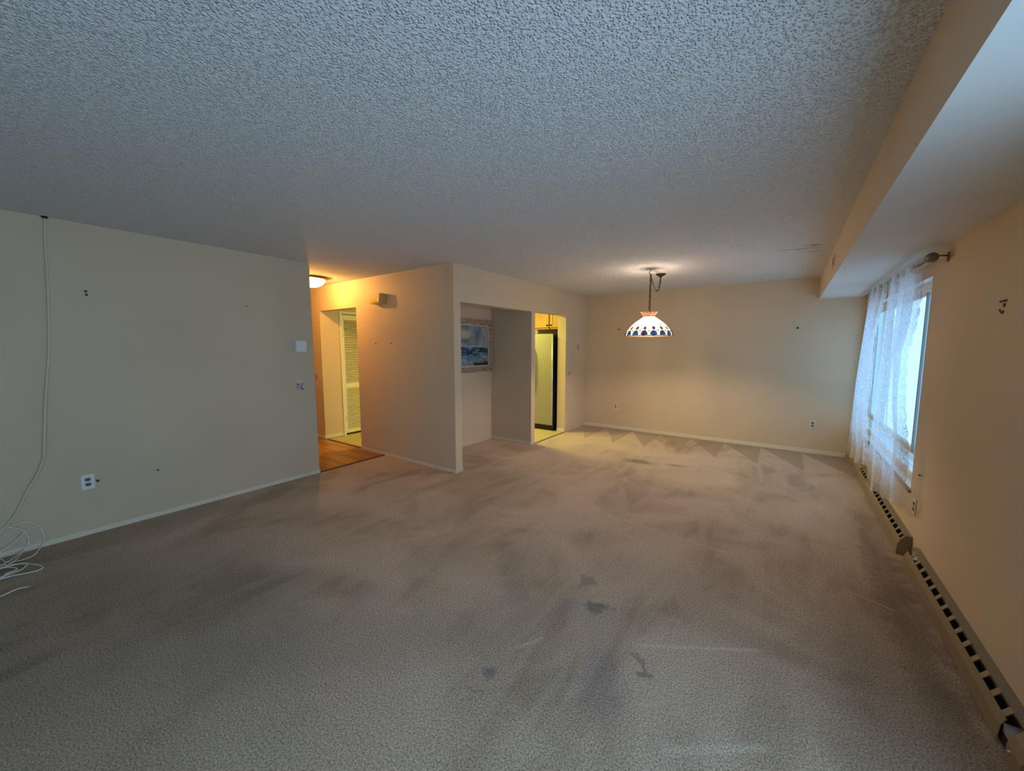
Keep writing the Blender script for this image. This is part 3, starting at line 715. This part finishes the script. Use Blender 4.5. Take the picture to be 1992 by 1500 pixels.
# ------------------------------------------------------------------ baseboard heaters
def heater(label, y0, y1, rib0, nrib, pitch, caps, front0=None):
    t = thing('baseboard_heater', label, 'heater', (XR,y0,0), 0, 'electric baseboard heaters')
    L = y1-y0
    prof_back = [(0,0.02),(-0.004,0.02),(-0.004,0.142),(0,0.142)]
    MB().prism(prof_back, 1, 0, L).build('back_panel', M_heat2, t)
    MB().prism([(-0.004,0.142),(-0.004,0.139),(-0.030,0.138),(-0.033,0.126),(-0.034,0.126),(-0.034,0.141)], 1, 0, L).build('top_panel', M_heat2, t)
    MB().prism([(-0.056,0.107),(-0.069,0.073),(-0.074,0.010),(-0.071,0.010),(-0.066,0.073),(-0.053,0.104)], 1, (front0-y0 if front0 else 0), L).build('front_panel', M_heat, t)
    MB().box((-0.062,0.01,0.012),(-0.006,L-0.01,0.055)).build('heating_element', M_black, t)
    rb = None
    for k in range(nrib):
        yy = rib0 + k*pitch - y0
        if yy > L-0.03: break
        if rb is None:
            rb = MB().prism([(-0.033,0.134),(-0.0555,0.105),(-0.0535,0.102),(-0.031,0.131)], 1, -0.015, 0.015).build('rib', M_heat, t, (0,yy,0))
        else:
            c = rb.copy(); C.objects.link(c); c.parent = t; c.location = (0,yy,0)
    for (ya, yb) in caps:
        MB().prism([(0,0.0),(0,0.146),(-0.036,0.146),(-0.062,0.110),(-0.076,0.074),(-0.079,0.0)], 1, ya-y0, yb-y0).build('end_cap', M_heat, t, bevel=0.002)
    return t
n1 = heater('long beige baseboard heater nearest the camera along the right wall', 2.06, 3.60, 2.165, 14, 0.1033, [(1.95,2.055)], 2.135)
MB().box((-0.060,-0.003,0.018),(-0.012,0.075,0.088)).build('wiring_box', mat('grey_wiring_box', (0.34,0.31,0.32), 0.5), n1)
MB().tube([(-0.078,-0.03,0.055),(-0.081,-0.036,0.062),(-0.079,-0.045,0.068)], 0.003, 6).build('clip', M_white, n1)
h2 = heater('beige baseboard heater running under the lace curtains to the far corner', 3.80, 5.74, 3.873, 18, 0.106, [(3.77,3.798)])
MB().prism([(-0.004,0.142),(-0.036,0.140),(-0.056,0.107),(-0.069,0.073),(-0.074,0.010),(-0.004,0.010)], 1, 1.945, 2.94).build('blank_cover', M_heat, h2)

# ------------------------------------------------------------------ window
wn_ = bpy.data.objects.new('window_1', None); C.objects.link(wn_); wn_.location = (0,0,0)
wn_['kind'] = 'structure'; wn_['label'] = 'sliding window with white frame behind lace curtains'
WX = 0.90
MB().slab(0, WX-0.03, WX+0.05, (WY0,WY1), (WZ0,WZ1), [(WY0+0.05,WY1-0.05,WZ0+0.045,WZ1-0.07)]).build('window_frame', M_vframe, wn_)
MB().box((WX-0.02,WY0+0.051,WZ0+0.172),(WX+0.042,WY1-0.051,WZ0+0.19)).build('transom', M_vframe, wn_)
MB().box((WX+0.010,WY0+0.051,WZ0+0.046),(WX+0.016,WY1-0.051,WZ0+0.171)).build('lower_pane', M_glass_t, wn_)
def sash(y0, y1, x, m):
    s_ = MB().slab(0, x-0.012, x+0.012, (y0,y1), (WZ0+0.191,WZ1-0.071), [(y0+0.03,y1-0.03,WZ0+0.22,WZ1-0.09)]).build('sash', m, wn_)
    MB().box((x-0.003,y0+0.031,WZ0+0.221),(x+0.003,y1-0.031,WZ1-0.091)).build('pane', M_glass_t, s_)
sash(WY0+0.051, 4.47, WX+0.028, M_vframe)
sash(4.42, WY1-0.051, WX-0.002, M_vframe)
MB().box((WX-0.027,4.40,WZ0+0.192),(WX-0.015,4.435,WZ1-0.072)).build('meeting_stile', M_alu, wn_)
MB().box((XR-0.016,WY0-0.02,WZ0-0.022),(XR,WY1+0.02,WZ0-0.001)).build('window_sill', M_sillwood, wn_, bevel=0.003)
MB().box((XR+0.001,WY0+0.001,WZ0),(WX-0.031,WY1-0.001,WZ0+0.006)).build('sill_board', M_trimW, wn_)

MB().slab(0, XR+0.001, WX-0.031, (WY0+0.0005,WY1-0.0005), (WZ0+0.0061,WZ1-0.0005), [(WY0+0.0045,WY1-0.0045,WZ0,WZ1-0.0045)]).build('reveal_liner', M_vframe, wn_)
# patio door (beside the camera, outside the frame): the room's other daylight
pd = bpy.data.objects.new('door_2', None); C.objects.link(pd); pd['kind'] = 'structure'; pd['label'] = 'sliding glass patio door'
MB().slab(0, 0.98, 1.04, (DY0,DY1), (0.0,DZ1), [(DY0+0.05,0.0,0.06,DZ1-0.06),(0.06,DY1-0.05,0.06,DZ1-0.06)]).build('door_frame', M_vframe, pd)
MB().box((1.006,DY0+0.05,0.06),(1.012,0.0,DZ1-0.06)).build('pane', M_glass, pd)
MB().box((1.006,0.06,0.06),(1.012,DY1-0.05,DZ1-0.06)).build('pane', M_glass, pd)

# ------------------------------------------------------------------ curtain rod and lace curtains
rod = thing('curtain_rod', 'dark pewter curtain rod with oval finial above the window', 'curtain rod', (0.72,3.638,2.062))
RY1 = 6.30
rp = [(0,0.03,0.0),(0,0.3,0.0),(0,0.9,0.006),(0,1.6,0.018),(0,2.3,0.032),(0,RY1-3.638,0.034)]
MB().tube(smooth_path(rp, 4), 0.0085, 10).build('pole', M_iron, rod, smooth=True)
MB().lathe([(0.0001,-0.058),(0.013,-0.055),(0.024,-0.042),(0.031,-0.02),(0.032,0.0),(0.029,0.022),(0.02,0.045),(0.010,0.055),(0.009,0.075)], (0,0,0), 20, 1).build('finial', M_iron, rod, smooth=True)
for yy in (0.018, 2.55):
    bk_ = MB().tube([(0.08,yy,0.008),(0.03,yy,0.014),(0.0,yy+0.02,0.0)], 0.005, 8).build('bracket', M_iron, rod, smooth=True)
    MB().box((0.074,yy-0.012,-0.03),(0.08,yy+0.012,0.03)).build('bracket_plate', M_iron, bk_)

def interp(tab, z):
    tab = sorted(tab, key=lambda q: q[1])
    if z <= tab[0][1]: return tab[0][0]
    for (a, b) in zip(tab, tab[1:]):
        if a[1] <= z <= b[1]: return a[0]+(b[0]-a[0])*(z-a[1])/max(1e-6, b[1]-a[1])
    return tab[-1][0]
def curtain(label, near, far, hem_near, hem_far, ztop, nf, amp, phase, scal_near, seed):
    """near/far: edge y as function of z; hem z at both edges; nf = number of folds"""
    rnd = random.Random(seed)
    t = thing('lace_curtain', label, 'curtain', (0,0,0), 0, 'white lace curtains at the window')
    nu, nv = 72, 150
    ph = [rnd.uniform(0, 6.28) for _ in range(6)]
    def X0(uu, z):
        ed = min(1.0, (1-uu)*5+0.15) if seed == 3 else min(1.0, uu*5+0.15)
        fold = math.sin(2*PI*nf*uu+phase) + 0.45*math.sin(2*PI*nf*1.73*uu+ph[0]+z*0.5)
        return 0.712 + ed*amp*fold*(0.75+0.25*math.sin(z*2+ph[1]))
    def grid(z0f, z1f, nvv, extra=0.0, tight=1.0):
        vs = []; uvs = []; fs = []
        for j in range(nvv+1):
            for i in range(nu+1):
                uu = i/nu; zb, zt = z0f(uu), z1f(uu); z = zb+(zt-zb)*j/nvv
                yn, yf = interp(near, z), interp(far, z)
                wgt = max(0.0, 1-uu*7)
                sc = scal_near*(abs(math.sin(PI*z/0.105))-0.5)*wgt
                y = yn+(yf-yn)*uu-sc
                x = 0.712+(X0(uu, z)-0.712)*tight-extra
                vs.append((x, y, z)); uvs.append(((uu*1.25), z))
        for j in range(nvv):
            for i in range(nu):
                k = j*(nu+1)+i; fs.append((k, k+1, k+nu+2, k+nu+1))
        return vs, fs, uvs
    hem = lambda uu: hem_near+(hem_far-hem_near)*min(1, uu*1.15)+0.012*math.sin(9*uu+ph[2])
    top = lambda uu: ztop+0.022*uu
    def make(name, z0f, z1f, nvv, extra=0.0, tight=1.0):
        vs, fs, uvs = grid(z0f, z1f, nvv, extra, tight)
        me = bpy.data.meshes.new(name); me.from_pydata(vs, [], fs)
        ul = me.uv_layers.new(name='UVMap')
        for lp in me.loops: ul.data[lp.index].uv = uvs[lp.vertex_index]
        for p in me.polygons: p.use_smooth = True
        me.materials.append(M_lace)
        o = bpy.data.objects.new(name, me); C.objects.link(o); o.parent = t
        return o
    make('panel', hem, lambda uu: top(uu)-0.035, nv)
    make('rod_pocket', lambda uu: top(uu)-0.036, lambda uu: top(uu)+0.022+0.006*math.sin(60*uu), 6, 0.004, 0.8)
    return t
near1 = [(3.90,2.06),(3.86,1.925),(3.851,1.832),(3.875,1.757),(3.889,1.676),(3.944,1.598),(4.011,1.514),(4.072,1.454),(4.048,1.342),(3.978,1.112),(3.904,0.992),(3.833,0.906),(3.77,0.821),(3.718,0.73),(3.703,0.657),(3.745,0.565),(3.709,0.515),(3.661,0.398)]
far1 = [(4.82,2.06),(4.815,1.956),(4.837,1.753),(4.882,1.595),(4.90,1.473),(4.91,1.349),(4.959,1.177),(4.977,1.048),(5.007,0.785),(5.056,0.6),(5.063,0.421),(5.042,0.145)]
curtain('nearer lace curtain panel with long scalloped edge against the bright window', near1, far1, 0.385, 0.135, 2.055, 3.6, 0.030, 0.6, 0.05, 3)
near2 = [(4.93,2.06),(5.002,1.927),(5.102,1.835),(5.163,1.79),(5.287,1.666),(5.345,1.578),(5.357,1.471),(5.336,1.379),(5.301,1.153),(5.351,0.963),(5.372,0.866),(5.332,0.715),(5.275,0.611),(5.205,0.542),(5.103,0.46),(5.085,0.296)]
far2 = [(5.85,2.088),(5.88,1.914),(6.17,1.092),(6.28,0.417),(6.40,0.174)]
curtain('farther lace curtain panel hanging toward the room corner', near2, far2, 0.30, 0.125, 2.075, 3.3, 0.028, 2.1, 0.04, 8)

# ------------------------------------------------------------------ pendant lamp
PX, PY = -1.411, 4.877
pl = thing('pendant_lamp', 'stained glass dome pendant lamp glowing on a swagged chain', 'pendant lamp', (PX,PY,0))
DP = [(0.281,1.630),(0.272,1.660),(0.258,1.692),(0.240,1.716),(0.222,1.737),(0.195,1.764),(0.165,1.791),(0.136,1.812),(0.108,1.830),(0.085,1.846),(0.066,1.862)]
ZB, ZT = 1.630, 1.862
def dome_r(z):
    for (r0, z0), (r1, z1) in zip(DP, DP[1:]):
        if z <= z1: return r0+(r1-r0)*(z-z0)/(z1-z0)
    return DP[-1][0]
prof = DP
NS = 16
MB().lathe(prof, (0,0,0), NS*3).build('glass_dome', M_opal, pl, smooth=True)
lead = MB()
for s in range(NS):
    a = 2*PI*s/NS
    lead.tube([((rr+0.001)*math.cos(a), (rr+0.001)*math.sin(a), zz) for rr, zz in prof], 0.0018, 4)
o = lead.build('lead_seams', M_brass, pl); o['kind'] = 'stuff'
MB().lathe([(0.279,ZB+0.002),(0.285,ZB+0.002),(0.285,ZB-0.005),(0.279,ZB-0.005),(0.279,ZB+0.002)], (0,0,0), 48).build('rim_band', M_dark, pl)
def on_dome(a, tz, out=0.004):
    """point on the dome at angle a, height fraction tz"""
    z = ZB+(ZT-ZB)*tz; rr = dome_r(z)+out
    return Vector((rr*math.cos(a), rr*math.sin(a), z))
def patch(name, m, a0, shape, parent):
    """shape: list of (da, tz) outline, drawn as a thin glass piece on the dome"""
    n = len(shape); ca = sum(q[0] for q in shape)/n; ct = sum(q[1] for q in shape)/n
    vs = [on_dome(a0+ca, ct, 0.006)]+[on_dome(a0+da, tz, 0.003) for da, tz in shape]+[on_dome(a0+da, tz, 0.0005) for da, tz in shape]
    fs = [(0, 1+i, 1+(i+1) % n) for i in range(n)]+[(1+i, 1+n+i, 1+n+(i+1) % n, 1+(i+1) % n) for i in range(n)]
    return MB().add(vs, fs).build(name, m, parent, merge=False)
def circ(cx, cz, rx, rz, n=8, a0=0, a1=2*PI):
    return [(cx+rx*math.cos(a0+(a1-a0)*k/n), cz+rz*math.sin(a0+(a1-a0)*k/n)) for k in range(n if a1-a0 > 6 else n+1)]
for s in range(NS):
    a = 2*PI*s/NS+0.1
    patch('blue_shell', M_blue if s % 2 else M_blue2, a, circ(0, 0.02, 0.15, 0.25, 8, 0, PI), pl)
    patch('white_fan', M_opal, a, circ(0.0, 0.05, 0.08, 0.045, 6), pl).location = (0,0,0)
    patch('leaf', M_amber, a+0.19, circ(0, 0.24, 0.07, 0.05, 6), pl)
    patch('grape', M_grape, a+0.02, circ(0.0, 0.38, 0.085, 0.10, 7), pl)
    if s % 2 == 0: patch('grape', M_grape, a+0.1, circ(0.0, 0.56, 0.05, 0.05, 6), pl)
    patch('crown_leaf', M_amber, a, [(-0.12,0.93),(0,0.83),(0.12,0.93),(0.0,0.965)], pl)
# scalloped crown of petals
for s in range(14):
    a = 2*PI*s/14; ha = PI/14*0.94; vs = []; 
    rows = [(0.066,1.868,1.0),(0.077,1.886,1.0),(0.088,1.901,0.88),(0.098,1.914,0.6),(0.103,1.922,0.15)]
    for rr, zz, ww in rows:
        for q in (-1, 0, 1):
            vs.append((rr*(1+0.03*(q == 0))*math.cos(a+q*ha*ww), rr*(1+0.03*(q == 0))*math.sin(a+q*ha*ww), zz))
    n0 = len(vs); vs += [(x*0.97, y*0.97, z) for x, y, z in vs]
    fs = []
    for i in range(4):
        for q in range(2):
            k0 = i*3+q; fs += [(k0,k0+1,k0+4,k0+3),(n0+k0+3,n0+k0+4,n0+k0+1,n0+k0)]
    MB().add(vs, fs).build('crown_petal', M_peach, pl, merge=False)
MB().lathe([(0.060,1.862),(0.070,1.862),(0.070,1.872),(0.060,1.872),(0.060,1.862)], (0,0,0), 32).build('crown_ring', M_brass, pl)
MB().lathe([(0.001,1.935),(0.010,1.93),(0.014,1.915),(0.020,1.88),(0.034,1.868),(0.001,1.866)], (0,0,0), 20).build('cap', M_brass, pl, smooth=True)
MB().lathe([(0.0001,1.700),(0.02,1.705),(0.032,1.725),(0.034,1.745),(0.026,1.77),(0.015,1.785),(0.013,1.86)], (0,0,0), 16).build('bulb', M_bulb, pl, smooth=True)
# chain of oval links along a path
def chain(mb, path, pitch=0.026):
    d = 0; L = [0]
    for p, q in zip(path, path[1:]): L.append(L[-1]+(q-p).length)
    nl = int(L[-1]/pitch)
    for k in range(nl):
        s0 = (k+0.5)*L[-1]/nl
        i = max(j for j in range(len(L)) if L[j] <= s0); i = min(i, len(path)-2)
        tt = (s0-L[i])/max(1e-6, L[i+1]-L[i]); c = path[i].lerp(path[i+1], tt); dr_ = (path[i+1]-path[i]).normalized()
        side = dr_.cross(Vector((0.6,0.8,0.1))).normalized(); other = dr_.cross(side)
        w_ = side if k % 2 else other
        mb.tube([c+dr_*(0.017*math.cos(2*PI*j/10))+w_*(0.010*math.sin(2*PI*j/10)) for j in range(10)], 0.0028, 5, True)
up = [Vector((0.003*math.sin(i*2.1), 0.003*math.cos(i*1.7), 1.93+(2.37-1.93)*i/20)) for i in range(21)]
m_ = MB(); chain(m_, up); chain(m_, [Vector((p.x*0.2+0.006, p.y*0.2-0.004, p.z)) for p in up], 0.03); o = m_.build('chain', M_brass, pl, merge=False); o['kind'] = 'stuff'
CY = 5.29-PY; CXo = -1.40-PX
sw_ = smooth_path([(0,0.0,2.36),(0.003,0.09,2.285),(0.006,0.20,2.225),(0.007,0.27,2.205),(0.008,0.34,2.235),(CXo-0.001,CY-0.015,2.32),(CXo,CY,2.395)], 8)
m_ = MB(); chain(m_, sw_); o = m_.build('swag_chain', M_brass, pl, merge=False); o['kind'] = 'stuff'
MB().tube(sw_, 0.0032, 6).build('cord', M_dark, pl)
MB().tube(smooth_path([(0,0,H),(0,0,2.415),(-0.012,0.0,2.405),(-0.016,0,2.39),(0,0,2.372),(0.014,0,2.382)], 4), 0.004, 8).build('ceiling_hook', M_dark, pl, smooth=True)
MB().lathe([(0.062,H-0.0),(0.064,H-0.006),(0.055,H-0.014),(0.030,H-0.028),(0.012,H-0.040),(0.008,H-0.052),(0.0001,H-0.053)], (CXo,CY,0), 28).build('canopy', M_dark, pl, smooth=True)

# ------------------------------------------------------------------ peeling ridge in the ceiling texture by the soffit
m_ = MB()
rnd = random.Random(4)
for (x0, y0, x1, y1) in ((-0.148,4.707,0.234,4.78),(0.0,4.90,0.265,4.975),(0.05,4.63,0.2,4.66)):
    pts = [(x0+(x1-x0)*k/14, y0+(y1-y0)*k/14+rnd.uniform(-0.012,0.012), H+0.002) for k in range(15)]
    m_.tube(pts, [0.005+0.016*rnd.random()*math.sin(PI*k/14) for k in range(15)], 6)
cr = struct(m_.build('ceiling_ridge', M_ceil, smooth=True), 'rough peeling ridges in the ceiling texture beside the soffit')
